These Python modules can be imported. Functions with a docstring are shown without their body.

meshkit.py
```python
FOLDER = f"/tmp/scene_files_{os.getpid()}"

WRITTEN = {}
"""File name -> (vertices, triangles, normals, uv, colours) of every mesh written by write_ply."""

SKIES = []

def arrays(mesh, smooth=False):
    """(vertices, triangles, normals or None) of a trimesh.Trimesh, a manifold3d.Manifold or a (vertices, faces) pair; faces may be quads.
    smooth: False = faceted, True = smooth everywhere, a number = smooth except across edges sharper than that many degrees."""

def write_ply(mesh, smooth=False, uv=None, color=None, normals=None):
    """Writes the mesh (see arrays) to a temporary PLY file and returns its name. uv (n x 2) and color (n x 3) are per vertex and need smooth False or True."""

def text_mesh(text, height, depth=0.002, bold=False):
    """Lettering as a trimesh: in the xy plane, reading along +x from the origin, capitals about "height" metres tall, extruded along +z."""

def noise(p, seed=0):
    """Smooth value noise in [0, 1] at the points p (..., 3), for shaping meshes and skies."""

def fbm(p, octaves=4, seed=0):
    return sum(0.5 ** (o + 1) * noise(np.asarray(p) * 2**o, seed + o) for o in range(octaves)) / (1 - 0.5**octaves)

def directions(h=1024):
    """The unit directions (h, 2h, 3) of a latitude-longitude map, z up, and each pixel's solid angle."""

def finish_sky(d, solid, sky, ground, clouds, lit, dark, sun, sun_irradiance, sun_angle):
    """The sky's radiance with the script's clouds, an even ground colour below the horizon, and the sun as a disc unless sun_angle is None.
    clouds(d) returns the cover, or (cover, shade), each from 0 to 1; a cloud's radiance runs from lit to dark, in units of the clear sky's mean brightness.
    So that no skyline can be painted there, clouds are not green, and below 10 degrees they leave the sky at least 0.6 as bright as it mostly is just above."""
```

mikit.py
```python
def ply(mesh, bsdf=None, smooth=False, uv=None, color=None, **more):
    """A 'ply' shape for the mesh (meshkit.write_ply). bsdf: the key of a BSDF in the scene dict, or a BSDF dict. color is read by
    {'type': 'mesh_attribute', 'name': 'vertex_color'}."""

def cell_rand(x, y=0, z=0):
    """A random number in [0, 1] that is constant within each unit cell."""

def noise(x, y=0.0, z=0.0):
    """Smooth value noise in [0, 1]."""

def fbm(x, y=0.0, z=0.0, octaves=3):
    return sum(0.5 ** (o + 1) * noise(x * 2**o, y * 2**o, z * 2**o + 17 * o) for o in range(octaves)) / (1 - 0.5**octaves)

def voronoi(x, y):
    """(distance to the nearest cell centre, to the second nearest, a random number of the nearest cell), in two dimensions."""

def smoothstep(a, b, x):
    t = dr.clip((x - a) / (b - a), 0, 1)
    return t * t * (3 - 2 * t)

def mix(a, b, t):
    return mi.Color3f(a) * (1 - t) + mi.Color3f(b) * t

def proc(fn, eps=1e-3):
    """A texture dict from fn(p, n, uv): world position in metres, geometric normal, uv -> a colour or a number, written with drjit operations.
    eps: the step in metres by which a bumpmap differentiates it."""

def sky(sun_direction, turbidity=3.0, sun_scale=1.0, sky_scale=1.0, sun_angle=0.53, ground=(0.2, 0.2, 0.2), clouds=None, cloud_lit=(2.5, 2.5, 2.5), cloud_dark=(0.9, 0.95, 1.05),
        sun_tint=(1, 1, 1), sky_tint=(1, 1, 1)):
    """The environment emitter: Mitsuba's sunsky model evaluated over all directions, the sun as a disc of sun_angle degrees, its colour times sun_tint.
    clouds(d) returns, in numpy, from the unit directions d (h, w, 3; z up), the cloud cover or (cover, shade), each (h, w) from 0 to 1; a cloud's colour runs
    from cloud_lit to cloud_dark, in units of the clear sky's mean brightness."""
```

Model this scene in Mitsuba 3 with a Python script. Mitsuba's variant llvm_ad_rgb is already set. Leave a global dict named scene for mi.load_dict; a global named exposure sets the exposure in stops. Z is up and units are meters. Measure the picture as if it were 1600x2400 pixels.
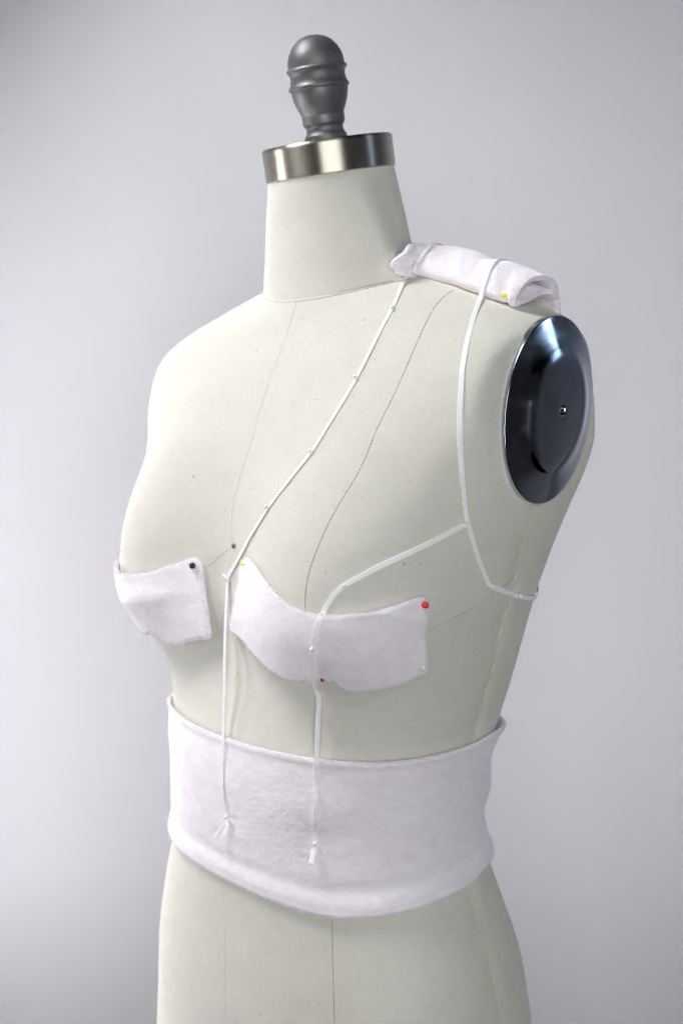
"""A tailor's dress form with pinned fleece pieces and elastic straps, in front of a pale wall. Units are metres, z up; the waist of the form is at z = 1.02."""
import math
import numpy as np
import trimesh
import mitsuba as mi
import drjit as dr
import mikit
import meshkit
from mikit import proc, noise, fbm, smoothstep, mix
from scipy.interpolate import CubicSpline
from scipy.spatial import Delaunay, cKDTree
import shapely
from shapely.geometry import Polygon

T4 = mi.ScalarTransform4f
scene, labels = {}, {}
Z0 = 1.02
P = {'a':np.array([0.16918, 0.16319, 0.15507, 0.14397, 0.12027, 0.12138, 0.13229, 0.14428, 0.16133, 0.19996]),'bf':np.array([0.09924, 0.10076, 0.10608, 0.11082, 0.1132, 0.11656, 0.10711, 0.10149, 0.10123, 0.09109]),'bb':np.array([0.1192, 0.12459, 0.11938, 0.10215, 0.06994, 0.07494, 0.09062, 0.0995, 0.11986, 0.10103]),'bust':np.array([0.08385, 0.17142, 0.04297, 0.0543, 0.0782, 0.04246]),'neck':np.array([0.01054, 0.39052, 0.07126, 0.07041, 0.24503]),'nk2':np.array([-0.00035, -0.00203]),'herm':np.array([0.14829, 0.18064, 0.23265, 0.15627, 0.32142, 0.14132, 0.31315, 1.36458, 0.21273]),'arm':np.array([0.16891, 0.00237, 0.29847, 0.1181, -0.00753]),'cap':np.array([0.0, -0.02446, 0.45909, 0.238, 0.0453, 0.02202]),'cam':np.array([0.85313, 0.75824, 0.29445, 0.00406, 0.08622, -0.02584, 2739.45724]),'plate':np.array([0.03807, 0.05804, -0.17658])}
UVT = {"center_upper":[[1.9787,-1.5232],[1.948,-1.5299],[1.9139,-1.5388],[1.875,-1.549],[1.8295,-1.5588],[1.7741,-1.5668],[1.7038,-1.5714],[1.6129,-1.573],[1.5098,-1.5725],[1.4205,-1.5717],[1.3517,-1.5713],[1.2977,-1.5713],[1.2532,-1.5714],[1.2153,-1.5716],[1.1822,-1.5718],[1.1526,-1.572],[1.1258,-1.572],[1.1012,-1.5718],[1.0784,-1.5714],[1.0571,-1.5709],[1.0372,-1.5704],[1.0185,-1.5695],[1.0008,-1.5685],[0.9937,-1.5676],[0.987,-1.5672],[0.9804,-1.5674],[0.9739,-1.5681],[0.9673,-1.5692],[0.9607,-1.5705],[0.9542,-1.5716],[0.9476,-1.5731],[0.9409,-1.5745],[0.9342,-1.5758],[0.9275,-1.5768],[0.9208,-1.5774],[0.914,-1.5777],[0.9072,-1.5775],[0.9004,-1.5765],[0.8937,-1.5746],[0.887,-1.5717],[0.8804,-1.5677],[0.8739,-1.5607]],"center_lower":[[0.4889,-1.5724],[0.4817,-1.5711],[0.4745,-1.5701],[0.4672,-1.569],[0.46,-1.5679],[0.4528,-1.567],[0.4455,-1.5662],[0.4382,-1.5656],[0.4309,-1.5651],[0.4235,-1.5647],[0.4161,-1.5645],[0.4087,-1.5645],[0.4012,-1.5647],[0.3937,-1.565],[0.3861,-1.5655],[0.3785,-1.5661],[0.3708,-1.5668],[0.3631,-1.5675],[0.3554,-1.5683],[0.3476,-1.569],[0.3398,-1.5697],[0.332,-1.5704],[0.3242,-1.5708],[0.3163,-1.5712]],"princess_upper":[[1.8282,-0.2334],[1.8122,-0.3061],[1.7927,-0.3737],[1.7703,-0.4374],[1.745,-0.4982],[1.7171,-0.557],[1.6865,-0.6148],[1.6531,-0.6722],[1.6166,-0.7296],[1.5766,-0.7872],[1.5321,-0.8444],[1.4831,-0.8995],[1.4314,-0.9488],[1.3805,-0.9891],[1.3333,-1.0196],[1.2909,-1.0417],[1.2533,-1.0576],[1.2197,-1.0689],[1.1894,-1.0767],[1.162,-1.0821],[1.137,-1.0856],[1.1139,-1.0876],[1.0925,-1.0884],[1.0725,-1.0883],[1.0537,-1.087],[1.0358,-1.0843],[1.0186,-1.08],[1.002,-1.0738],[0.9949,-1.0662],[0.989,-1.0587],[0.9832,-1.0515],[0.9775,-1.0451],[0.9718,-1.04],[0.9662,-1.0364],[0.9607,-1.0341],[0.9553,-1.0331],[0.95,-1.033],[0.9447,-1.0336],[0.9394,-1.0347],[0.9341,-1.0361],[0.9288,-1.0377],[0.9234,-1.0394],[0.918,-1.0412],[0.9126,-1.0428],[0.9071,-1.0445],[0.9015,-1.0462],[0.8959,-1.048],[0.8902,-1.05],[0.8845,-1.0521],[0.8787,-1.0544],[0.8728,-1.057],[0.8669,-1.0594],[0.8609,-1.0611],[0.8548,-1.0618],[0.8486,-1.061],[0.8424,-1.0592],[0.8362,-1.0568],[0.8299,-1.054],[0.8236,-1.0509],[0.8173,-1.0473],[0.811,-1.0436]],"princess_lower":[[0.4818,-0.9167],[0.4751,-0.9193],[0.4684,-0.9227],[0.4616,-0.9266],[0.4549,-0.9309],[0.4482,-0.9354],[0.4414,-0.9398],[0.4347,-0.9439],[0.4279,-0.9477],[0.4212,-0.9512],[0.4144,-0.9544],[0.4076,-0.9574],[0.4007,-0.9603],[0.3938,-0.963],[0.3869,-0.9656],[0.3799,-0.9682],[0.3729,-0.9708],[0.3659,-0.9734]],"bust_near":[[0.798,-0.4904],[0.8011,-0.4656],[0.8038,-0.4396],[0.8063,-0.4128],[0.8089,-0.3859],[0.8116,-0.3588],[0.8143,-0.3309],[0.8169,-0.3012],[0.8193,-0.2699],[0.8222,-0.2392],[0.826,-0.2119],[0.8305,-0.1871],[0.835,-0.1611],[0.8387,-0.1294],[0.8414,-0.0908],[0.8439,-0.0493],[0.847,-0.0116],[0.8517,0.0123]],"bust_far":[[0.8726,-1.5595],[0.8664,-1.5812],[0.8598,-1.6039],[0.8531,-1.6264],[0.8463,-1.6486],[0.8393,-1.67]],"side_upper":[[0.9311,-0.0174],[0.9247,-0.0167],[0.9181,-0.0121],[0.9115,-0.0068],[0.9049,-0.004],[0.8985,-0.0039],[0.892,-0.0044],[0.8854,-0.0027],[0.8787,0.0004],[0.8719,0.0037],[0.8652,0.0066],[0.8585,0.0081],[0.8518,0.0083],[0.8452,0.0078],[0.8385,0.0075],[0.8318,0.0083],[0.825,0.0087],[0.8184,0.0066],[0.8119,0.0033],[0.8053,0.0016],[0.7985,0.0019],[0.7916,0.003],[0.7847,0.0043],[0.7778,0.0051],[0.7709,0.0049],[0.7641,0.0038],[0.7573,0.0025],[0.7505,0.0018],[0.7435,0.0017],[0.7365,0.0024],[0.7295,0.0035],[0.7225,0.0038],[0.7156,0.0022],[0.7087,0.0002],[0.7018,-0.0004],[0.6947,-0.0004],[0.6876,-0.0004],[0.6806,-0.0006],[0.6736,-0.0018]],"side_lower":[[0.5004,-0.0223],[0.4936,-0.0196],[0.4869,-0.0171],[0.4802,-0.0146],[0.4735,-0.0122],[0.4669,-0.0098],[0.4603,-0.0074],[0.4537,-0.0051],[0.4472,-0.0028],[0.4406,-0.0007],[0.434,0.0015],[0.4273,0.0043],[0.4207,0.0074],[0.414,0.0106],[0.4072,0.0139],[0.4004,0.0174],[0.3935,0.0212],[0.3865,0.0251],[0.3794,0.0292],[0.3722,0.0335],[0.365,0.0382],[0.3577,0.043],[0.3503,0.0479],[0.3429,0.053]],"cup_far":[[0.7674,-1.6322],[0.7661,-1.6521],[0.7648,-1.6916],[0.7613,-1.7396],[0.756,-1.7952],[0.7534,-1.8528],[0.7528,-1.9008],[0.7554,-1.9223],[0.7608,-1.9199],[0.7645,-1.9355],[0.766,-1.954],[0.7625,-1.9997],[0.753,-2.1521]],"cup_far_top":[[0.8273,-2.0531],[0.8286,-1.9957],[0.8311,-1.9239],[0.8345,-1.8692],[0.8391,-1.8228],[0.844,-1.781],[0.8499,-1.7419],[0.8546,-1.7104],[0.8558,-1.6913],[0.8541,-1.6748],[0.8485,-1.6675],[0.837,-1.6597],[0.8161,-1.6459],[0.7912,-1.6358],[0.7714,-1.6317]],"cup_near":[[0.8639,-1.462],[0.86,-1.4085],[0.8511,-1.3296],[0.8435,-1.2599],[0.8353,-1.1811],[0.8278,-1.115],[0.8234,-1.0409],[0.8224,-0.9717],[0.8229,-0.879],[0.8241,-0.8113],[0.8265,-0.7455],[0.8303,-0.6808],[0.8347,-0.6184],[0.8402,-0.564],[0.8404,-0.5299],[0.8383,-0.5147],[0.8251,-0.4967],[0.8119,-0.4844],[0.7952,-0.473],[0.7776,-0.4602],[0.763,-0.4507],[0.7573,-0.4438],[0.7569,-0.4666],[0.7535,-0.5136],[0.7488,-0.5604],[0.7451,-0.6315],[0.7426,-0.7122],[0.7415,-0.7931],[0.743,-0.8566],[0.7465,-0.8943],[0.7499,-0.9319],[0.7529,-0.9616],[0.7498,-1.0152],[0.749,-1.0686],[0.7481,-1.144],[0.7484,-1.2239],[0.7506,-1.2864],[0.7563,-1.3619],[0.7631,-1.4168],[0.7686,-1.4614],[0.774,-1.4925],[0.7756,-1.5324],[0.7771,-1.5626],[0.794,-1.5482],[0.8159,-1.5282],[0.8355,-1.5178],[0.8531,-1.5088],[0.8607,-1.4913]],"band_top":[[0.6638,-2.0337],[0.6607,-1.8246],[0.6591,-1.6591],[0.6584,-1.5027],[0.6568,-1.22],[0.6557,-0.9887],[0.6543,-0.8207],[0.6545,-0.6114],[0.6562,-0.392],[0.658,-0.2329],[0.6617,-0.0267],[0.6682,0.1046]],"band_bottom":[[0.4989,-1.9477],[0.4989,-1.7386],[0.4938,-1.4354],[0.4871,-1.1637],[0.4818,-0.9412],[0.4821,-0.8309],[0.4844,-0.6906],[0.4864,-0.5464],[0.4908,-0.3114],[0.4978,-0.0391],[0.5077,0.0785]],"pad_hem":[[1.999,-0.5268],[1.999,-0.4368],[1.9763,-0.3615],[1.9157,-0.2802],[1.8715,-0.2502],[1.8234,-0.2174],[1.7839,-0.2151],[1.7485,-0.189],[1.7078,-0.1763],[1.6696,-0.1599],[1.6558,-0.079],[1.6765,0.1353]]}
W = {"S1":[[67.3,20.7,409.9],[68.0,10.8,410.5],[70.9,-0.2,407.0],[71.5,-3.1,404.8],[71.4,-5.2,402.7],[71.5,-7.2,400.7],[71.5,-7.3,400.6],[71.5,-9.4,398.8],[71.5,-11.7,396.9],[71.3,-13.9,395.0],[71.1,-14.9,394.0],[71.2,-15.8,392.9],[71.4,-17.2,390.8],[71.4,-18.8,388.2],[69.1,-18.9,385.7],[67.4,-18.8,385.2],[69.4,-22.5,382.7],[71.0,-25.8,380.2],[72.4,-29.0,377.9],[72.4,-29.0,377.8],[74.0,-32.0,375.4],[75.3,-34.8,373.1],[76.6,-37.5,370.7],[77.8,-40.0,368.4],[78.8,-42.4,366.1],[79.7,-44.7,363.8],[80.4,-46.2,362.3],[81.0,-48.9,359.5],[81.4,-50.8,357.4],[81.7,-52.7,355.4],[81.9,-54.5,353.3],[82.1,-56.1,351.3],[82.2,-57.7,349.2],[82.2,-58.2,348.6],[82.2,-59.2,347.2],[82.3,-60.6,345.1],[82.2,-62.0,343.1],[82.1,-63.3,341.1],[82.0,-64.5,339.1],[81.8,-65.6,337.1],[81.6,-66.7,335.1],[81.5,-67.2,334.3],[81.3,-67.8,333.1],[81.0,-68.9,331.1],[80.7,-69.9,329.2],[80.4,-70.9,327.2],[80.1,-72.0,325.2],[79.8,-73.0,323.3],[79.4,-73.9,321.3],[79.1,-74.9,319.4],[78.9,-75.4,318.4],[78.7,-75.9,317.4],[78.4,-76.9,315.4],[78.3,-77.3,314.6],[78.0,-77.9,313.5],[77.5,-78.8,311.6],[77.0,-79.8,309.7],[76.5,-80.8,307.8],[76.0,-81.8,305.9],[75.6,-82.8,304.1],[75.4,-83.1,303.4],[75.0,-83.8,302.2],[74.5,-84.8,300.3],[74.0,-85.8,298.5],[73.4,-86.8,296.6],[72.9,-87.8,294.8],[72.4,-88.8,292.9],[71.9,-89.9,291.1],[71.5,-90.9,289.2],[71.0,-92.0,287.4],[70.8,-92.3,286.8],[70.5,-93.1,285.5],[70.1,-94.1,283.7],[69.6,-95.2,281.8],[69.0,-96.2,280.0],[68.8,-97.4,278.1],[68.3,-98.5,276.3],[67.9,-99.6,274.5],[67.4,-100.6,272.6],[66.9,-101.7,270.8],[66.8,-101.9,270.3],[66.2,-102.7,269.0],[65.4,-103.6,267.3],[65.1,-104.0,266.6],[64.5,-104.6,265.5],[63.5,-105.4,263.8],[62.6,-106.3,262.1],[61.6,-107.2,260.4],[60.5,-107.9,258.7],[59.5,-108.7,256.9],[58.4,-109.5,255.2],[57.1,-110.1,253.5],[56.7,-110.7,252.5],[56.2,-111.0,251.7],[55.1,-111.7,250.0],[53.7,-112.1,248.2],[52.5,-112.8,246.4],[51.2,-113.3,244.6],[49.8,-113.7,242.9],[48.4,-114.1,241.1],[47.4,-114.2,240.1],[46.9,-114.5,239.2],[45.5,-114.9,237.4],[44.0,-115.2,235.5],[42.0,-115.1,233.6],[40.5,-115.2,232.0],[39.0,-115.5,229.8],[37.5,-115.7,227.8],[36.0,-115.8,225.8],[34.8,-115.7,224.6],[33.9,-115.4,223.8],[32.3,-115.5,221.8],[30.7,-115.6,219.8],[28.5,-115.1,217.6],[26.8,-115.1,215.6],[24.6,-114.6,213.5],[23.1,-114.4,211.9],[20.8,-114.0,209.2],[19.2,-113.9,207.1],[17.5,-113.8,204.9],[15.5,-113.3,202.7],[13.8,-113.2,200.5],[12.7,-113.0,199.3],[12.2,-113.1,198.3],[10.2,-112.7,196.1],[8.5,-112.6,193.9],[6.9,-112.6,191.7],[5.3,-112.5,189.5],[4.3,-112.5,188.4],[3.6,-112.5,187.4],[1.9,-112.5,185.2],[0.3,-112.5,183.0],[-0.2,-112.5,182.4]],"S2":[[0.4,-112.6,181.5],[-0.1,-113.0,177.6],[0.2,-113.6,170.0],[0.6,-114.4,159.1],[1.3,-115.3,143.0],[2.2,-116.2,126.6],[3.2,-116.9,110.3],[4.0,-117.8,93.9],[4.6,-118.4,83.6],[6.1,-119.7,74.7],[6.9,-120.3,59.2],[7.3,-120.7,43.6],[7.8,-120.5,34.2],[9.4,-119.7,26.8],[11.0,-119.0,22.9],[10.7,-119.4,19.1],[3.4,-118.9,7.4]],"S3":[[151.1,-54.9,227.1],[150.2,-56.7,226.2],[149.3,-58.6,225.3],[149.1,-59.0,225.1],[148.5,-60.3,224.3],[147.6,-62.1,223.3],[146.7,-63.8,222.4],[145.8,-65.6,221.4],[145.0,-67.4,220.4],[144.1,-69.1,219.4],[143.8,-69.9,219.0],[143.3,-70.9,218.5],[142.4,-72.7,217.6],[141.5,-74.5,216.7],[140.7,-76.3,215.8],[139.8,-78.1,214.9],[138.9,-79.9,214.1],[138.5,-80.8,213.6],[138.0,-81.7,213.2],[137.1,-83.5,212.4],[136.2,-85.3,211.5],[135.3,-87.0,210.7],[134.4,-88.7,209.8],[133.4,-90.5,209.0],[133.0,-91.2,208.6],[132.5,-92.1,208.1],[131.5,-93.8,207.3],[130.5,-95.5,206.5],[129.5,-97.2,205.6],[128.5,-98.8,204.8],[127.5,-100.4,204.0],[126.5,-102.0,203.1],[125.7,-103.2,202.5],[124.4,-105.1,201.3],[123.4,-106.6,200.4],[122.3,-108.1,199.4],[121.2,-109.6,198.4],[120.1,-111.0,197.4],[119.0,-112.4,196.5],[117.9,-113.8,195.5],[116.7,-115.1,194.5],[115.5,-116.4,193.5],[114.2,-117.7,192.5],[113.9,-118.0,192.2],[113.0,-118.9,191.3],[111.9,-119.9,190.3],[110.7,-121.0,188.7],[109.5,-121.9,187.3],[108.3,-122.9,185.8],[108.2,-122.9,185.7],[107.4,-123.5,184.0],[106.5,-124.1,182.3],[105.6,-124.7,180.4],[104.6,-125.3,178.6],[104.4,-125.4,178.2],[103.8,-125.7,176.7],[103.0,-126.1,174.8],[102.6,-126.9,173.0],[103.9,-129.6,171.5],[103.8,-130.2,170.5],[103.4,-130.1,169.5],[102.8,-130.4,167.5],[102.4,-130.8,165.4],[101.7,-130.8,163.3],[101.4,-130.9,162.5],[101.1,-130.8,161.2],[100.4,-130.6,159.0],[99.7,-130.3,156.7],[98.9,-129.9,154.5],[98.4,-129.7,153.0],[98.1,-129.5,152.2],[97.0,-128.9,149.8],[96.5,-128.6,148.7],[96.0,-128.1,147.4],[95.0,-127.1,145.0],[93.7,-125.9,142.5],[92.8,-125.0,140.8],[92.5,-124.6,140.0],[91.6,-123.2,137.5],[90.5,-121.7,135.0],[89.4,-120.2,132.5],[88.9,-119.5,131.3],[88.5,-118.7,130.0],[87.5,-117.0,127.5],[86.5,-115.3,124.9],[78.8,-107.0,120.7],[78.2,-105.3,117.8],[77.8,-104.0,115.4],[79.4,-104.7,115.8],[79.4,-104.5,114.4],[79.3,-104.3,112.2],[79.2,-104.1,110.0],[79.1,-103.9,108.0],[78.9,-103.8,105.5],[78.7,-103.7,103.2],[78.5,-103.6,101.0],[78.4,-103.5,98.7],[78.2,-103.4,96.5],[78.0,-103.3,94.6],[77.8,-103.1,92.0],[77.6,-103.0,89.7],[77.5,-102.9,87.4],[77.3,-102.7,85.2],[77.2,-102.6,82.9],[77.0,-102.5,80.6],[76.8,-102.3,78.3],[76.7,-102.2,76.1],[76.5,-102.1,73.8],[76.8,-102.5,71.7],[76.8,-102.5,71.4],[76.5,-102.2,69.4],[76.2,-101.7,67.0],[75.9,-101.5,64.6],[75.8,-101.3,62.4],[75.7,-101.2,60.1],[75.5,-101.0,57.8],[75.5,-101.0,55.5],[75.7,-101.2,53.4],[76.0,-101.4,51.3],[76.1,-101.5,49.1],[76.4,-101.8,47.0],[76.4,-101.8,45.1],[76.4,-101.7,42.5],[76.4,-101.6,40.3],[76.4,-101.5,38.0],[76.2,-101.2,35.6],[76.0,-101.0,33.3],[75.8,-100.6,30.9],[75.0,-99.8,28.2],[74.4,-99.1,25.6],[74.2,-98.8,24.0],[74.1,-98.7,23.2],[73.9,-98.6,20.8],[73.7,-98.4,18.5],[73.6,-98.4,17.1],[72.9,-98.7,14.1],[72.4,-99.1,4.8]],"S4":[[119.2,23.4,397.0],[119.9,13.1,396.7],[122.5,3.1,393.1],[122.9,0.5,390.8],[123.1,-1.6,388.7],[123.1,-2.6,387.5],[123.4,-3.4,386.4],[123.8,-4.9,384.1],[124.1,-6.3,381.8],[124.3,-7.6,379.5],[124.3,-7.8,379.2],[124.1,-8.6,377.2],[123.4,-8.8,374.7],[122.1,-7.5,372.5],[121.1,-6.8,371.4],[121.9,-7.9,370.8],[124.1,-11.6,368.8],[126.6,-16.1,366.3],[128.8,-20.0,363.8],[130.8,-23.6,361.4],[132.2,-26.4,359.6],[134.4,-30.2,356.7],[135.9,-33.1,354.4],[137.4,-35.9,352.1],[138.7,-38.5,349.9],[139.1,-39.2,349.2],[140.0,-41.0,347.7],[141.2,-43.2,345.5],[142.2,-45.4,343.3],[143.2,-47.4,341.1],[143.8,-48.7,339.6],[145.0,-50.9,336.8],[145.8,-52.5,334.6],[146.5,-53.9,332.5],[147.1,-55.2,330.4],[147.2,-55.4,330.2],[147.7,-56.4,328.3],[148.2,-57.4,326.2],[148.6,-58.4,324.1],[149.0,-59.2,322.0],[149.1,-59.6,321.1],[149.4,-60.0,320.0],[149.8,-60.6,317.9],[150.2,-61.2,315.8],[150.6,-61.8,313.7],[150.9,-62.3,311.7],[151.2,-62.7,309.6],[151.4,-63.1,307.7],[151.7,-63.5,305.5],[151.9,-63.9,303.5],[152.1,-64.2,301.4],[152.3,-64.4,299.4],[152.5,-64.7,297.3],[152.6,-64.9,295.3],[152.6,-65.0,294.5],[152.8,-65.1,293.3],[152.9,-65.1,291.2],[153.1,-65.2,289.2],[153.2,-65.2,287.1],[153.3,-65.2,285.1],[153.4,-65.2,283.0],[153.4,-65.1,281.3],[153.5,-64.9,278.9],[153.5,-64.7,276.9],[153.6,-64.5,274.8],[153.6,-64.2,272.8],[153.6,-63.9,270.7],[153.5,-63.6,268.7],[153.5,-63.5,268.0],[153.5,-63.3,266.6],[153.5,-62.9,264.6],[153.5,-62.5,262.5],[153.5,-62.1,260.4],[153.4,-61.7,258.4],[153.4,-61.2,256.3],[153.3,-60.7,254.2],[153.2,-60.3,252.2],[153.1,-59.8,250.1],[153.0,-59.2,248.0],[152.9,-58.7,245.9],[152.8,-58.1,243.8],[152.7,-57.5,241.7],[152.6,-56.9,239.6],[152.5,-56.3,237.5],[152.5,-56.1,236.7],[152.4,-55.7,235.4],[152.3,-54.9,233.3],[152.2,-54.2,231.2],[152.1,-54.0,230.6],[152.2,-53.4,229.5],[152.1,-52.1,227.0],[152.1,-51.0,225.0],[152.1,-49.9,222.9],[152.1,-49.7,222.5],[152.0,-48.8,220.8],[152.0,-47.6,218.7],[151.9,-46.4,216.6],[151.7,-45.2,214.4],[151.6,-44.0,212.4],[151.5,-42.6,210.2],[151.4,-41.2,208.1],[151.3,-39.8,205.9],[151.1,-38.3,203.8],[150.9,-36.8,201.6],[150.9,-36.7,201.4],[150.8,-35.2,199.5],[150.6,-33.4,197.3],[150.4,-31.7,195.2],[150.3,-30.5,193.8],[150.2,-29.9,193.0],[149.9,-28.3,190.8],[149.7,-26.7,188.5],[149.6,-26.3,188.1],[149.5,-24.1,186.6],[149.5,-23.7,186.3],[149.6,-20.9,185.5],[149.7,-17.5,184.4],[149.7,-14.3,183.5],[149.7,-10.5,182.3],[149.6,-6.9,181.2],[149.5,-3.9,180.3],[149.3,0.8,178.8],[148.9,5.0,177.6],[148.8,7.7,176.8],[148.6,9.1,176.5],[148.2,13.6,175.5],[147.6,18.4,174.5],[147.1,20.8,174.0],[146.4,24.0,173.5],[144.8,30.3,172.7],[143.4,34.9,172.0],[136.9,47.5,173.2],[129.6,58.6,174.4],[120.6,68.7,175.6],[110.0,77.9,176.7],[97.7,86.1,177.9],[83.9,93.1,179.1],[68.7,98.9,180.3]],"pins":{"black":[[-25.8,-120.9,187.8],[0.34,-0.939,0.056]],"yellow":[[22.6,-119.7,194.1],[-0.316,-0.946,0.074]],"red":[[140.9,-79.1,179.0],[0.952,-0.286,-0.105]],"white":[[133.6,-70.2,138.5],[0.881,-0.28,-0.382]],"darkred":[[92.1,-114.6,129.9],[0.34,-0.697,-0.632]],"padyellow":[[137.4,-3.9,370.5],[0.471,-0.878,0.086]],"tack":[[3.1,-111.1,203.5],[-0.044,-0.995,0.092]]},"spins":[[[81.2,-47.9,361.3],[0.192,-0.675,0.713]],[[78.1,-77.3,315.9],[0.076,-0.897,0.436]],[[65.8,-103.5,268.7],[-0.016,-0.875,0.484]],[[40.3,-115.7,232.3],[-0.265,-0.922,0.281]],[[-2.3,-113.1,182.7],[0.05,-0.998,0.031]],[[0.4,-113.2,181.3],[0.001,-1.0,0.027]],[[152.6,-54.0,229.9],[0.913,-0.365,-0.182]],[[151.3,-55.9,226.6],[0.917,-0.363,-0.168]],[[150.1,-24.3,186.7],[0.97,-0.109,-0.218]],[[149.5,8.0,177.2],[0.972,0.046,-0.229]],[[112.9,-119.7,191.1],[0.651,-0.757,0.057]],[[97.6,-129.6,151.8],[0.377,-0.829,-0.412]],[[79.7,-105.4,115.4],[0.324,-0.824,-0.464]],[[11.0,-119.8,22.8],[0.045,-0.994,-0.098]],[[74.0,-99.1,17.1],[0.541,-0.839,-0.057]]],"specks":[[26.8,-66.7,338.2,1.0,0],[161.1,-27.8,343.4,0.9,0],[133.7,-89.3,203.9,1.1,1],[-25.4,-68.3,335.0,1.3,2],[-8.0,-79.1,312.2,1.2,2],[-42.0,-109.4,247.1,1.5,2],[16.6,-90.9,284.9,1.0,2],[-9.2,-108.2,226.3,0.9,2],[31.4,-85.9,297.3,0.9,2],[-67.6,-109.1,255.9,0.8,2],[64.6,-56.4,353.7,1.2,2],[97.4,-55.5,347.3,1.0,2],[127.0,-44.1,349.3,1.0,2],[138.2,-79.6,203.7,0.8,2],[139.8,-69.2,182.8,0.7,2],[140.9,-63.8,180.6,0.7,2],[102.6,-124.7,198.1,0.8,2],[78.9,-89.8,288.9,1.0,2],[76.7,-103.5,265.7,0.7,2],[5.5,-107.8,117.5,1.5,2],[44.8,-107.5,110.3,0.8,2],[3.2,-108.0,113.6,0.8,1],[102.3,-124.8,198.6,0.7,2],[42.7,-107.4,-40.4,0.9,2],[-38.6,-106.4,-117.9,1.2,2],[35.4,-107.3,-110.3,1.0,2],[156.3,-60.6,302.3,0.6,2],[157.0,-58.5,310.0,0.6,2]]}
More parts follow.
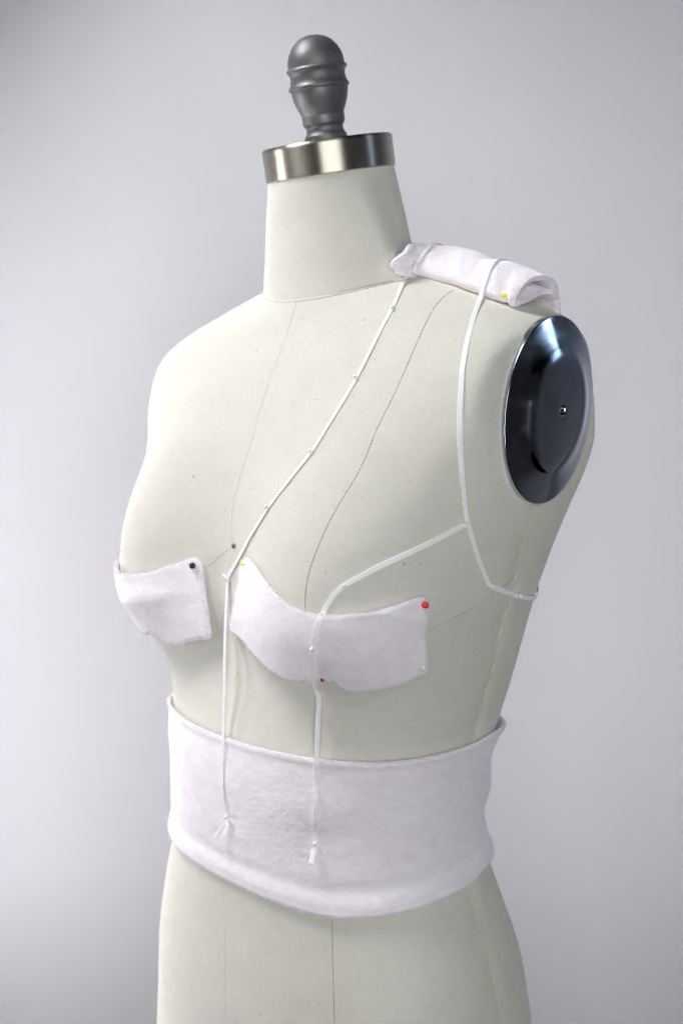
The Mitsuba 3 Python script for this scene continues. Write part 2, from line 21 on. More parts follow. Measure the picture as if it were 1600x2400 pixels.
PADST = [[[67.9,-34.0,388.9],[66.9,-34.0,391.5]],[[68.3,-31.0,387.5],[66.7,-29.0,395.1]],[[68.7,-25.0,387.5],[68.5,-20.0,400.7]],[[70.4,-15.0,386.1],[60.6,-2.0,408.8]],[[80.7,-8.8,383.4],[62.9,14.0,409.1]],[[90.0,-7.9,380.6],[70.5,20.0,408.5]],[[100.8,-6.4,377.5],[81.7,24.0,407.1]],[[109.4,-7.3,374.3],[92.8,24.0,404.1]],[[117.8,-5.7,371.8],[101.9,24.0,400.0]],[[122.8,-5.9,369.9],[106.4,24.0,397.0]],[[127.1,-5.4,368.4],[112.2,24.0,396.5]],[[136.1,-4.9,364.9],[123.2,24.0,394.8]],[[139.5,0.0,364.4],[132.7,26.0,391.0]],[[141,-3.0,362.6],[142.1,28,387.0]],[[142.5,0.0,363.2],[148,30,384.6]]]
BANDPINS = [[0.5749,-1.4786],[0.5657,-0.9528]]
FIN_SCALE = 1.0

# ------------------------------------------------------------------ camera, lamps, exposure
def camera_frame():
    d, th, zc, yaw, pitch, roll, f = P['cam']
    pos = np.array([d * np.sin(th), -d * np.cos(th), zc + Z0])
    a = th + yaw
    fwd = np.array([-np.sin(a) * np.cos(pitch), np.cos(a) * np.cos(pitch), -np.sin(pitch)])
    r = np.cross(fwd, [0, 0, 1.0]); r /= np.linalg.norm(r)
    up = np.cross(r, fwd)
    return pos, fwd, np.cos(roll) * r - np.sin(roll) * up, np.sin(roll) * r + np.cos(roll) * up, f

CAM, FWD, RIGHT, UP, FPX = camera_frame()
scene['camera'] = {'type': 'thinlens', 'to_world': T4().look_at(origin=CAM.tolist(), target=(CAM + FWD).tolist(), up=UP.tolist()),
                   'fov': math.degrees(2 * math.atan(1200 / FPX)), 'fov_axis': 'y', 'aperture_radius': 0.0032, 'focus_distance': 0.70,
                   'near_clip': 0.02, 'far_clip': 50.0}
RH = np.array([math.cos(P['cam'][1]), math.sin(P['cam'][1]), 0.0])       # to the right of the form, as seen from the front
NH = np.array([math.sin(P['cam'][1]), -math.cos(P['cam'][1]), 0.0])      # from the form towards the viewer
exposure = 0.03

WALL_C = -0.42 * NH + np.array([0, 0, 1.15])                             # the middle of the wall behind the form
LAMPS = [  # name, azimuth from the viewer's direction (left negative), distance, height, width, height of the panel, depth of the added hood, aim (height on the form, or a point), radiance
    ('studio_lamp', -74, 0.95, 2.50, 0.50, 0.60, 0.70, 1.10, (23.5, 23.5, 23.5), 'studio lamp with an added hood lighting the dress form from the upper left'),
    ('studio_lamp_001', 4, 1.50, 1.34, 0.90, 0.90, 0.85, 1.29, (4.6, 4.6, 4.6), 'broad studio lamp with an added hood lighting the dress form from behind the viewer'),
    ('added_window_light', 76, 1.90, 2.30, 0.34, 0.46, 0, 1.32, (2.4, 3.2, 4.4), 'small added light panel high on the right, standing in for a cool window mirrored in the arm plate'),  # added panel: makes the bluish window glints on the arm plate
    ('added_wall_lamp', -95, 1.30, 0.90, 0.50, 0.60, 0.50, WALL_C - 0.12 * RH, (14.6, 14.5, 14.9), 'added low hooded lamp, unseen, brightening the wall from the left'),  # added out of view only to brighten the wall behind the form
]
def rect_mesh(w, h): return (np.array([[-w/2, -h/2, 0], [w/2, -h/2, 0], [w/2, h/2, 0], [-w/2, h/2, 0]]), np.array([[0, 1, 2, 3]]))
scene['lamp_black'] = {'type': 'twosided', 'bsdf': {'type': 'diffuse', 'reflectance': {'type': 'rgb', 'value': 0.03}}}
for key, az, dist, z, w, h, hood, aim, rad, text in LAMPS:
    a = math.radians(az)
    p = dist * (math.cos(a) * NH + math.sin(a) * RH) + np.array([0, 0, z])
    m = T4().look_at(origin=p.tolist(), target=[0, 0, aim] if np.ndim(aim) == 0 else aim.tolist(), up=[0, 0, 1])
    scene[key + '__diffuser'] = mikit.ply(rect_mesh(w, h), {'type': 'diffuse', 'reflectance': {'type': 'rgb', 'value': 0.7}}, to_world=m,
                                          emitter={'type': 'area', 'radiance': {'type': 'rgb', 'value': list(rad)}})
    box = [trimesh.creation.box((w + .04, h + .04, .05)).apply_translation([0, 0, -.03])]
    if hood:  # hood boards added so the light on the wall fades towards its edges
        for sx in (-1, 1):
            box.append(trimesh.creation.box((.01, h + .04, hood)).apply_translation([sx * (w / 2 + .012), 0, hood / 2]))
            box.append(trimesh.creation.box((w + .014, .01, hood)).apply_translation([0, sx * (h / 2 + .012), hood / 2]))
    scene[key + '__housing'] = mikit.ply(trimesh.util.concatenate(box), 'lamp_black', to_world=m)
    labels[key] = {'label': text, 'category': 'lamp'}

# ------------------------------------------------------------------ materials
def plain(key, color, rough=0.7, **more):
    scene[key] = {'type': 'twosided', 'bsdf': {'type': 'principled', 'base_color': {'type': 'rgb', 'value': list(color)}, 'roughness': rough, **more}}

SPECKS = [(x / 1000, y / 1000, z / 1000 + Z0, r / 1000, c) for x, y, z, r, c in W['specks']]
SPECK_COL = [(0.62, 0.60, 0.08), (0.42, 0.33, 0.16), (0.36, 0.35, 0.29)]
def linen(p, n, uv):
    c = mix((0.632, 0.622, 0.564), (0.675, 0.663, 0.603), fbm(p.x * 60, p.y * 60, p.z * 60))
    # the slubs of the weave: short, uneven, along and across the cloth
    s = noise(p.x * 260 + p.y * 260, p.z * 1900, 3.0) * 0.5 + noise(p.x * 1500 + p.y * 1500, p.z * 240, 9.0) * 0.5
    c = c * (0.955 + 0.09 * s)
    c = c * (1 - 0.06 * smoothstep(0.80, 0.90, noise(p.x * 330 + 5, p.y * 330, p.z * 420)))
    for x, y, z, r, k in SPECKS:
        d = dr.sqrt(dr.square(p.x - x) + dr.square(p.y - y) + dr.square((p.z - z) * 0.75))
        c = mix(c, SPECK_COL[k], (1 - smoothstep(0.45, 1.0, d / r + 0.5 * (noise(p.x * 1700, p.y * 1700, p.z * 1700) - 0.5))) * (0.5 if k == 2 else 0.85))
    return c
def weave(p, n, uv):
    a = (p.x + p.y) * 0.72
    return 0.5 * noise(a * 2100, p.z * 700, 1.0) + 0.5 * noise(a * 700, p.z * 2100, 5.0) + 0.6 * noise(p.x * 420, p.y * 420, p.z * 420)
scene['linen'] = {'type': 'twosided', 'bsdf': {'type': 'bumpmap', 'scale': 0.00016, 'bump': proc(weave, 2e-4),
                  'nested': {'type': 'principled', 'base_color': proc(linen), 'roughness': 0.85, 'specular': 0.12, 'sheen': 0.2}}}
def fleece_col(p, n, uv):
    t = fbm(p.x * 150, p.y * 150, p.z * 150, 4)
    g = noise(p.x * 900, p.y * 900, p.z * 700) - 0.5               # tufts of the nap
    return mix((0.835, 0.785, 0.842), (0.885, 0.850, 0.897), smoothstep(0.2, 0.8, t)) * (1 + 0.10 * g)
def nap(p, n, uv):
    return fbm(p.x * 520, p.y * 520, p.z * 420, 3)
scene['fleece'] = {'type': 'twosided', 'bsdf': {'type': 'bumpmap', 'scale': 0.00038, 'bump': proc(nap, 3e-4),
                   'nested': {'type': 'principled', 'base_color': proc(fleece_col), 'roughness': 0.9, 'specular': 0.1, 'sheen': 0.5}}}
plain('fleece_fibre', (0.84, 0.82, 0.86), 0.9, specular=0.1)
plain('elastic', (0.86, 0.855, 0.87), 0.5, specular=0.4)
plain('seam_thread', (0.40, 0.39, 0.34), 0.85)
plain('faint_seam', (0.61, 0.60, 0.545), 0.85)
plain('cream_thread', (0.66, 0.62, 0.44), 0.7)
plain('dark_stitch', (0.30, 0.29, 0.24), 0.8)
scene['brushed_steel'] = {'type': 'twosided', 'bsdf': {'type': 'roughconductor', 'distribution': 'ggx', 'alpha_u': 0.05, 'alpha_v': 0.32, 'eta': {'type': 'rgb', 'value': [2.3, 2.2, 1.9]}, 'k': {'type': 'rgb', 'value': [3.0, 2.85, 2.4]},
                          'specular_reflectance': {'type': 'rgb', 'value': [0.95, 0.93, 0.88]}}}
def paint_rough(p, n, uv):
    return 0.42 + 0.14 * noise(p.x * 300, p.y * 300, p.z * 300)
def grey_paint(p, n, uv):
    return mix((0.135, 0.140, 0.150), (0.195, 0.196, 0.203), fbm(p.x * 70, p.y * 70, p.z * 120))
def cast(p, n, uv):
    return fbm(p.x * 900, p.y * 900, p.z * 900, 2)
scene['grey_metal_paint'] = {'type': 'twosided', 'bsdf': {'type': 'bumpmap', 'scale': 0.00012, 'bump': proc(cast, 2e-4), 'nested':
                             {'type': 'principled', 'base_color': proc(grey_paint), 'metallic': 0.6, 'roughness': proc(paint_rough), 'specular': 0.5}}}
def smudge(p, n, uv):
    return 0.065 + 0.20 * smoothstep(0.40, 0.78, fbm(p.x * 45, p.y * 45, p.z * 45, 4))
scene['dark_chrome'] = {'type': 'twosided', 'bsdf': {'type': 'principled', 'base_color': {'type': 'rgb', 'value': [0.46, 0.505, 0.585]}, 'metallic': 1.0, 'roughness': proc(smudge)}}
plain('screw_steel', (0.45, 0.45, 0.44), 0.25, metallic=1.0)
plain('pin_steel', (0.6, 0.6, 0.6), 0.2, metallic=1.0)
plain('pearl_white', (0.82, 0.82, 0.80), 0.18, specular=0.6)
plain('bead_black', (0.012, 0.012, 0.014), 0.3)
plain('bead_red', (0.72, 0.045, 0.06), 0.2)
plain('bead_dark_red', (0.33, 0.03, 0.02), 0.3)
plain('bead_yellow', (0.83, 0.84, 0.12), 0.3)
def wall_col(p, n, uv):
    return mix((0.842, 0.824, 0.872), (0.866, 0.848, 0.894), fbm(p.x * 3, p.y * 3, p.z * 3, 4))
def wall_bump(p, n, uv):
    return fbm(p.x * 120, p.y * 120, p.z * 120, 3)
scene['side_paint'] = {'type': 'twosided', 'bsdf': {'type': 'diffuse', 'reflectance': {'type': 'rgb', 'value': [0.78, 0.78, 0.80]}}}
scene['wall_paint'] = {'type': 'twosided', 'bsdf': {'type': 'bumpmap', 'scale': 0.0004, 'bump': proc(wall_bump, 1e-3), 'nested': {'type': 'diffuse', 'reflectance': proc(wall_col)}}}

# ------------------------------------------------------------------ helpers
def number(key):
    if not any(k == key or k.startswith(key + '__') for k in scene) and key not in labels: return key
    i = 1
    while any(k == f'{key}_{i:03d}' or k.startswith(f'{key}_{i:03d}__') for k in scene) or f'{key}_{i:03d}' in labels: i += 1
    return f'{key}_{i:03d}'
def obj(name, mesh, mat, parent=None, smooth=True, **more):
    key = number(parent + '__' + name if parent else name)
    scene[key] = mikit.ply(mesh, mat, smooth, **more)
    return key
def thing(name, label, category, group=None):
    key = number(name)
    labels[key] = {'label': label, 'category': category}
    if group: labels[key]['group'] = group
    return key
def lift(p): return np.asarray(p, float) + np.array([0, 0, Z0])

# ------------------------------------------------------------------ the form's surface: u 0..1 hips to armhole, 1..2 shoulder to neckline; phi round the body (-90 deg = front, 0 = its left side)
ZK = np.array([-.32, -.22, -.15, -.08, 0, .06, .11, .16, .22, .28])
SA, SF, SB = (CubicSpline(ZK, P[k]) for k in ('a', 'bf', 'bb'))
def sgnpow(q): return np.sign(q) * np.abs(q) ** (2 / 2.25)
def surf(u, phi):
    U, PH = np.broadcast_arrays(np.asarray(u, float), np.asarray(phi, float))
    c, s = np.cos(PH), np.sin(PH)
    z = ZK[0] + np.clip(U, 0, 1) * (ZK[-1] - ZK[0])
    cx, sy = sgnpow(c), sgnpow(s)
    X = SA(z) * cx; Y = np.where(s < 0, SF(z), SB(z)) * sy; Z = z + 0
    t = np.clip(U - 1, 0, 1)
    yc, zc, ax, by, til = P['neck']; k2, k3 = P['nk2']
    m0s, m1s, m0f, m1f, m0b, m1b, ss, sf, sb = P['herm']
    w = c ** 2; wf = np.where(s < 0, s ** 2, 0); wb = np.where(s >= 0, s ** 2, 0)
    m0 = m0s * w + m0f * wf + m0b * wb; m1 = m1s * w + m1f * wf + m1b * wb; sl = ss * w + sf * wf + sb * wb
    NX = ax * c; NY = yc + by * s * np.cos(til); NZ = zc + by * s * np.sin(til) + k2 * np.cos(2 * PH) + k3 * np.sin(3 * PH)
    h00 = 2 * t**3 - 3 * t**2 + 1; h10 = t**3 - 2 * t**2 + t; h01 = -2 * t**3 + 3 * t**2; h11 = t**3 - t**2
    za = ZK[-1]
    up = t > 0
    X = np.where(up, h00 * X + h10 * SA(za, 1) * cx * m0 + h01 * NX - h11 * c * np.cos(sl) * m1, X)
    Y = np.where(up, h00 * Y + h10 * np.where(s < 0, SF(za, 1), SB(za, 1)) * sy * m0 + h01 * NY - h11 * s * np.cos(sl) * m1, Y)
    Z = np.where(up, h00 * za + h10 * m0 + h01 * NZ + h11 * np.sin(sl) * m1, Z)
    xb, zb, A, sx, su, sd = P['bust']
    for sg in (1, -1):
        dx = (X - sg * xb) / sx; dz = np.where(Z > zb, (Z - zb) / su, (Z - zb) / sd)
        g = A * np.exp(-(dx**2 + dz**2) ** 1.2 * .7)
        fr = np.clip(-s * 1.6, 0, 1); g = g * fr * fr * (3 - 2 * fr)
        X = X + sg * g * .28; Y = Y - g * .96
    p = np.stack([X, Y, Z], -1)
    for sg in (1, -1):                                    # the armholes are cut flat
        c0, n0 = arm_plane(sg)
        over = np.logaddexp(0, ((p - c0) @ n0) / .006) * .006
        p = p - over[..., None] * n0
    return p
def arm_plane(sg):
    px, py, pz, fw, up = P['arm']
    return np.array([sg * px, py, pz]), np.array([np.cos(fw) * np.cos(up) * sg, -np.sin(fw) * np.cos(up), np.sin(up)])
def surf_n(u, phi):
    u, phi = np.broadcast_arrays(np.asarray(u, float), np.asarray(phi, float))
    e = 1.5e-3
    a = surf(np.minimum(u + e, 2), phi) - surf(u - e, phi); b = surf(u, phi + e) - surf(u, phi - e)
    n = np.cross(b, a); return n / np.maximum(np.linalg.norm(n, axis=-1, keepdims=True), 1e-12)

def grid_faces(nu, nv, wrap):
    i, j = np.meshgrid(np.arange(nu - 1), np.arange(nv if wrap else nv - 1), indexing='ij')
    j2 = (j + 1) % nv
    return np.stack([i * nv + j, i * nv + j2, (i + 1) * nv + j2, (i + 1) * nv + j], -1).reshape(-1, 4)
def tri(q): return np.vstack([q[:, [0, 1, 2]], q[:, [0, 2, 3]]])

def sweep(path, normals, profile, caps=True, scale=None):
    """A closed 2D profile (across, out) along a polyline; normals point out of the surface the path lies on."""
    path, n = np.asarray(path, float), np.asarray(normals, float)
    t = np.gradient(path, axis=0); t /= np.linalg.norm(t, axis=1, keepdims=True) + 1e-12
    n = n - (n * t).sum(1, keepdims=True) * t; n /= np.linalg.norm(n, axis=1, keepdims=True) + 1e-12
    b = np.cross(t, n)
    pr = np.asarray(profile, float); m = len(pr)
    sc = np.ones(len(path)) if scale is None else scale
    v = path[:, None] + (b[:, None] * pr[None, :, :1] + n[:, None] * pr[None, :, 1:]) * sc[:, None, None]
    f = tri(grid_faces(len(path), m, True))
    if caps:
        k = len(path) * m
        v = np.vstack([v.reshape(-1, 3), v[0].mean(0), v[-1].mean(0)])
        i = np.arange(m); j = (i + 1) % m; e = (len(path) - 1) * m
        f = np.vstack([f, np.stack([j, i, i * 0 + k], 1), np.stack([e + i, e + j, i * 0 + k + 1], 1)])
    else: v = v.reshape(-1, 3)
    mm = trimesh.Trimesh(v, f, process=False)
    if mm.volume < 0: mm.invert()
    return mm
def oval(w, h, n=8, lift_=0.0):
    a = np.arange(n) * 2 * np.pi / n
    return np.stack([w / 2 * np.cos(a), h / 2 * np.sin(a) + lift_], 1)
def resample(p, step):
    p = np.asarray(p, float); d = np.r_[0, np.cumsum(np.linalg.norm(np.diff(p, axis=0), axis=1))]
    q = np.linspace(0, d[-1], max(4, int(d[-1] / step)))
    return q, d
def on_body(uv, step=0.0015, h=0.0):
    uv = np.asarray(uv, float); p = surf(uv[:, 0], uv[:, 1]); q, d = resample(p, step)
    s = CubicSpline(d, uv)(q)
    n = surf_n(s[:, 0], s[:, 1])
    p = surf(s[:, 0], s[:, 1])
    return p + (h + dents(s[:, 0], s[:, 1], p))[:, None] * n, n, s, q
def smooth_path(pts, step=0.002):
    from scipy.interpolate import PchipInterpolator
    pts = np.asarray(pts, float); q, d = resample(pts, step)
    p = PchipInterpolator(d, pts)(q)
    k = np.array([1, 2, 3, 2, 1.]); k /= k.sum()
    pp = np.vstack([p[:1]] * 2 + [p] + [p[-1:]] * 2)
    p = np.stack([np.convolve(pp[:, i], k, 'valid') for i in range(3)], 1)
    return p

# ------------------------------------------------------------------ wall
wall_at = -0.42
def wall():
    c = wall_at * NH + np.array([0, 0, 1.2])
    w, h, n = 2.6, 1.9, 40
    X, Y = np.meshgrid(np.linspace(-w, w, n), np.linspace(-h + .7, h, n), indexing='ij')
    v = c + X[..., None] * RH + Y[..., None] * np.array([0, 0, 1.0])
    return trimesh.Trimesh(v.reshape(-1, 3), tri(grid_faces(n, n, False)), process=False)
obj('wall', wall(), 'wall_paint')
def side_wall():
    c = 2.1 * RH + 0.9 * NH + np.array([0, 0, 1.1])
    n = 2
    X, Y = np.meshgrid(np.linspace(-1.3, 1.7, n), np.linspace(-1.1, 1.5, n), indexing='ij')
    v = c + X[..., None] * NH + Y[..., None] * np.array([0, 0, 1.0])
    return trimesh.Trimesh(v.reshape(-1, 3), tri(grid_faces(n, n, False)), process=False)
obj('side_wall', side_wall(), 'side_paint')
labels['side_wall'] = {'label': 'plain grey wall of the room to the right of the dress form', 'category': 'wall', 'kind': 'structure'}
def rear_wall():
    c = 2.4 * NH + np.array([0, 0, 1.1])
    X, Y = np.meshgrid(np.linspace(-2.2, 2.1, 2), np.linspace(-1.1, 1.5, 2), indexing='ij')
    return trimesh.Trimesh((c - X[..., None] * RH + Y[..., None] * np.array([0, 0, 1.0])).reshape(-1, 3), tri(grid_faces(2, 2, False)), process=False)
obj('rear_wall', rear_wall(), 'side_paint')
labels['rear_wall'] = {'label': 'plain grey wall of the room behind the viewer', 'category': 'wall', 'kind': 'structure'}
labels['wall'] = {'label': 'plain pale lilac grey wall behind the dress form', 'category': 'wall', 'kind': 'structure'}

# ------------------------------------------------------------------ dress form
form = thing('dress_form', 'off white linen covered dress form with a steel neck cap and grey finial', 'dress form')
def dents(U, PH, p):
    """The stuffing under the cloth is a little uneven; the hand-sewn side seams pucker it."""
    d = (meshkit.fbm(p * 26 + 3, 3, 4) - .5) * .0016
    sp = np.interp(U, sp_u, sp_p)
    g = np.exp(-((PH - sp) / .045) ** 2) * (U < .95) + np.exp(-((np.pi - np.abs(PH) - sp) / .045) ** 2) * (U < .95)
    return d - g * (.0009 + .0011 * (meshkit.noise(np.stack([U * 50, PH * 0, PH * 0], -1), 8) - .5) * 2)
def torso():
    u = np.concatenate([np.linspace(0, 1, 330, endpoint=False), np.linspace(1, 2, 180)])
    ph = np.linspace(-np.pi, np.pi, 460, endpoint=False)
    U, PH = np.meshgrid(u, ph, indexing='ij')
    p = surf(U, PH); n = surf_n(U, PH)
    p = p + dents(U, PH, p)[..., None] * n
    ring = p[-1]; ctr = ring.mean(0)                       # the shoulders run on a little way under the neck
    tt = np.linspace(.06, .6, 8)[:, None, None]
    ext = ring * (1 - tt) + ctr * tt + np.array([0, 0, 1.0]) * (.30 * tt * np.linalg.norm((ring - ctr)[:, :2], axis=1)[None, :, None] * np.clip(np.cos(ph), 0, 1)[None, :, None] ** 2)
    p = np.concatenate([p, ext], 0)
    f = tri(grid_faces(len(u) + 8, len(ph), True))
    v = p.reshape(-1, 3)
    k = len(v); v = np.vstack([v, [[0, 0, ZK[0]]]])
    i = np.arange(len(ph)); f = np.vstack([f, np.stack([(i + 1) % len(ph), i, i * 0 + k], 1)])
    return trimesh.Trimesh(lift(v), f, process=False)
su = np.array(UVT['side_upper'] + UVT['side_lower']); su = su[np.argsort(su[:, 0])]
sp_u, sp_p = su[:, 0], su[:, 1]
obj('torso', torso(), 'linen', form)

cy, cz, lean, cr, chh = P['cap'][1:]
AX = np.array([0, -math.sin(lean), math.cos(lean)]); E1 = np.array([1.0, 0, 0]); E2 = np.cross(AX, E1)
C0 = np.array([0, cy, cz])
def neck():
    ph = np.linspace(-np.pi, np.pi, 200, endpoint=False)
    base = surf(np.full_like(ph, 1.985), ph)
    circ = np.cos(ph)[:, None] * E1 + np.sin(ph)[:, None] * E2
    cone = C0 - .088 * AX + cr * 1.19 * circ
    al = np.abs((ph + np.pi / 2 + np.pi) % (2 * np.pi) - np.pi)
    wc = np.clip((al - 1.0) / .7, 0, 1)[:, None]; wc = wc * wc * (3 - 2 * wc)
    base = base * (1 - wc) + cone * wc
    top = C0 + (cr - .0012) * circ + .002 * AX
    t = np.linspace(0, 1, 50)[:, None, None]
    v = base[None] * (1 - t) + top[None] * t
    ctr = v.mean(1, keepdims=True)
    v = v + (meshkit.fbm(v * 45, 2, 9)[..., None] - .5) * .0012 * np.sin(np.pi * t) * (v - ctr) / .05
    return trimesh.Trimesh(lift(v.reshape(-1, 3)), tri(grid_faces(50, 200, True)), process=False)
obj('neck', neck(), 'linen', form)

def lathe(prof, seg=96):
    """prof: (radius, height along the neck's axis from the cap's lower rim)."""
    pr = np.asarray(prof, float); a = np.arange(seg) * 2 * np.pi / seg
    v = C0 + pr[:, None, 1:] * AX + pr[:, None, :1] * (np.cos(a)[None, :, None] * E1 + np.sin(a)[None, :, None] * E2)
    return trimesh.Trimesh(lift(v.reshape(-1, 3)), tri(grid_faces(len(pr), seg, True)), process=False)
def cap_uv(prof, seg):
    a = np.arange(seg) / seg; return np.stack([np.broadcast_to(a, (len(prof), seg)), np.broadcast_to(np.array(prof)[:, 1:], (len(prof), seg))], -1).reshape(-1, 2)
H = chh
CAPP = [(cr - .004, -.0002), (cr - .0002, .0), (cr + .0003, .0005), (cr + .0003, .0006)] + [(cr + .0003, z) for z in np.linspace(.001, H - .0026, 8)] + [(cr + .0003, H - .0023), (cr + .0002, H - .0015), (cr - .0003, H - .0006), (cr - .0010, H - .0001), (cr - .002, H), (.03, H + .0001), (.02, H + .0001)]
obj('neck_cap', lathe(CAPP, 220), 'brushed_steel', form, smooth=True, uv=cap_uv(CAPP, 220))
KF = 3.797e-5 * FIN_SCALE
FIN = [(0, 1e-3), (20, 130), (45, 200), (75, 258), (110, 308), (150, 352), (200, 392), (250, 425), (320, 462), (400, 492), (470, 506), (530, 512), (575, 512), (590, 516), (605, 538), (633, 553), (655, 545), (675, 522), (700, 508), (740, 500), (785, 497), (840, 502), (890, 514), (925, 532), (950, 549), (975, 553), (998, 545), (1012, 522), (1022, 516),
       (1060, 514), (1110, 508), (1160, 498), (1240, 478), (1310, 456), (1400, 420), (1480, 386), (1500, 380), (1512, 389), (1530, 389), (1650, 384), (1668, 380), (1690, 358), (1725, 340), (1770, 335), (1815, 342), (1850, 358), (1868, 372), (1885, 386), (1960, 392), (2060, 394)]
TOPL = 2010
obj('finial', lathe([(max(r, .01) * KF, H + (TOPL - t) * KF * .92) for t, r in FIN], 96), 'grey_metal_paint', form, smooth=32)

def plate(sg):
    c0, n0 = arm_plane(sg); rw, rh, ro = P['plate']; rw, rh = rw * 1.05, rh * 1.015; c0 = c0 + .0018 * n0
    e1 = np.cross([0, 0, 1.0], n0) ; e1 /= np.linalg.norm(e1); e2 = np.cross(n0, e1)
    ro = ro * sg
    x1, x2 = math.cos(ro) * e1 + math.sin(ro) * e2, -math.sin(ro) * e1 + math.cos(ro) * e2
    prof = [(1.012, -.004), (1.012, .0002), (1.006, .0008), (.985, .0012), (.95, .0019), (.90, .0028), (.84, .0039), (.78, .0051), (.73, .0062), (.69, .0071), (.65, .0081), (.61, .0089), (.57, .0095), (.52, .0100), (.45, .0104), (.3, .0108), (.15, .0111), (.1, .0111), (.06, .0110), (.045, .0098), (.01, .0096)]
    s = np.linspace(0, len(prof) - 1, 90); pr = np.stack([np.interp(s, range(len(prof)), np.array(prof)[:, k]) for k in (0, 1)], 1)
    k = np.array([1, 2, 3, 2, 1.]); k /= k.sum()
    pr[12:-2] = np.stack([np.convolve(pr[:, i], k, 'same') for i in (0, 1)], 1)[12:-2]
    a = np.linspace(0, 2 * np.pi, 128, endpoint=False)
    v = c0 + pr[:, None, 1:] * n0 + pr[:, None, :1] * (rw * np.cos(a)[None, :, None] * x1 + rh * np.sin(a)[None, :, None] * x2)
    return trimesh.Trimesh(lift(v.reshape(-1, 3)), tri(grid_faces(len(pr), 128, True))[:, ::sg], process=False), c0 + .0098 * n0, n0, x1, x2
for sg in (1,):
    m, c, n0, x1, x2 = plate(sg)
    pk = obj('arm_plate', m, 'dark_chrome', form, smooth=40)
    # a cross-head screw in the middle of the plate
    head = trimesh.creation.revolve([(1e-5, .0011), (.0012, .0010), (.0021, .0006), (.0025, 0), (.0025, -.001)], sections=32)
    sl = [trimesh.creation.box((.0030, .0007, .0012)), trimesh.creation.box((.0007, .0030, .0012))]
    M = np.eye(4); M[:3, 0], M[:3, 1], M[:3, 2], M[:3, 3] = x1, x2, n0, lift(c)
    head.apply_transform(M)
    sk = obj('screw', head, 'screw_steel', pk, smooth=40)
    if sg == 1:
        cross = []
        for b in sl:
            b.apply_translation([0, 0, .00065]); b.apply_transform(M); cross.append(b)
        scene['screw_slot'] = {'type': 'diffuse', 'reflectance': {'type': 'rgb', 'value': 0.03}}
        obj('slot', trimesh.util.concatenate(cross), 'screw_slot', pk, smooth=False)

# seams: fine stitched lines lying in the cloth
def seam(name, uv, mat, w=.0006, hgt=.0003, label=None):
    w = w * .6
    p, n, s, q = on_body(uv, .0012, .0001)
    k = obj(name, sweep(lift(p), n, oval(w, hgt * 2, 6), True), mat, form)
    return k
seam('center_seam', UVT['center_upper'], 'faint_seam', .0007, .0002)
seam('center_seam', UVT['center_lower'], 'faint_seam', .0005, .0001)
seam('princess_seam', UVT['princess_upper'], 'seam_thread', .00055, .00025)
seam('princess_seam', UVT['princess_lower'], 'seam_thread', .0006, .00025)
seam('bust_seam', UVT['bust_near'], 'seam_thread', .0005, .0002)
seam('bust_seam', UVT['bust_far'], 'cream_thread', .0006, .0003)
phn = np.linspace(-math.pi * .95, .35, 60)
seam('neck_seam', np.stack([np.full_like(phn, 1.975), phn], 1), 'seam_thread', .0006, .0004)
# little machine stitches beside the princess and bust seams
def stitches(name, uv, mat, pitch, ln, w, hgt, slant, jitter, seed, parent):
    rng = np.random.default_rng(seed); p, n, s, q = on_body(uv, .0006, .0)
    out, at = [], pitch / 2
    while at < q[-1] - ln:
        a, b = np.searchsorted(q, [at, at + ln * rng.uniform(1 - jitter, 1 + jitter)]); b = min(b, len(q) - 1)
        if b - a >= 3:
            t = p[b] - p[a]; side = np.cross(t, n[a]); side /= np.linalg.norm(side) + 1e-9
            k = np.linspace(-1, 1, b - a)
            pp = p[a:b] + side * (k[:, None] * slant * rng.uniform(.6, 1.3) / 2) + n[a:b] * (hgt * .5 * (1 - k[:, None] ** 2) + .0001)
            out.append((pp, n[a:b], np.sqrt(np.clip(1.05 - k ** 2, .08, 1))))
        at += pitch * rng.uniform(1 - jitter * .5, 1 + jitter * .5)
    return [sweep(lift(pp), nn, oval(w, hgt, 6), True, sc) for pp, nn, sc in out]
for nm, uv, sd in (('princess_seam__stitching', UVT['princess_upper'], 3), ('princess_seam_001__stitching', UVT['princess_lower'], 4), ('bust_seam__stitching', UVT['bust_near'], 5)):
    mm = trimesh.util.concatenate(stitches('x', uv, None, .0030, .0018, .0005, .0005, .0003, .25, sd, None))
    obj(nm, mm, 'dark_stitch' if sd < 5 else 'cream_thread', form)
    labels[form + '__' + nm] = {'kind': 'stuff'}
for nm, uv, sd in (('side_seam', UVT['side_upper'], 11), ('side_seam', UVT['side_lower'], 12)):
    k = seam(nm, uv, 'faint_seam', .0008, .0002)
    for m in stitches('x', uv, None, .0125, .0088, .0016, .0014, .0022, .3, sd, None):
        obj('stitch', m, 'cream_thread', k)
# the small metal tack at the middle of the bust line
def bead(r, sub=3, squash=1.0):
    m = trimesh.creation.icosphere(subdivisions=sub, radius=r); m.apply_scale([1, 1, squash]); return m
def frame(p, n):
    n = np.asarray(n, float) / np.linalg.norm(n); x = np.cross([0, 0, 1.0], n); x /= np.linalg.norm(x)
    M = np.eye(4); M[:3, 0], M[:3, 1], M[:3, 2], M[:3, 3] = x, np.cross(n, x), n, p
    return M
plain('tack_brass', (0.30, 0.27, 0.16), 0.3, metallic=1.0)
tp, tn = np.array(W['pins']['tack'][0]) / 1000, W['pins']['tack'][1]
tk = trimesh.util.concatenate([bead(.0017, 2, .7), trimesh.creation.cylinder(.0008, .004).apply_translation([0, 0, -.002])]); tk.apply_transform(frame(lift(tp) , tn))
obj('tack', tk, 'tack_brass', form)

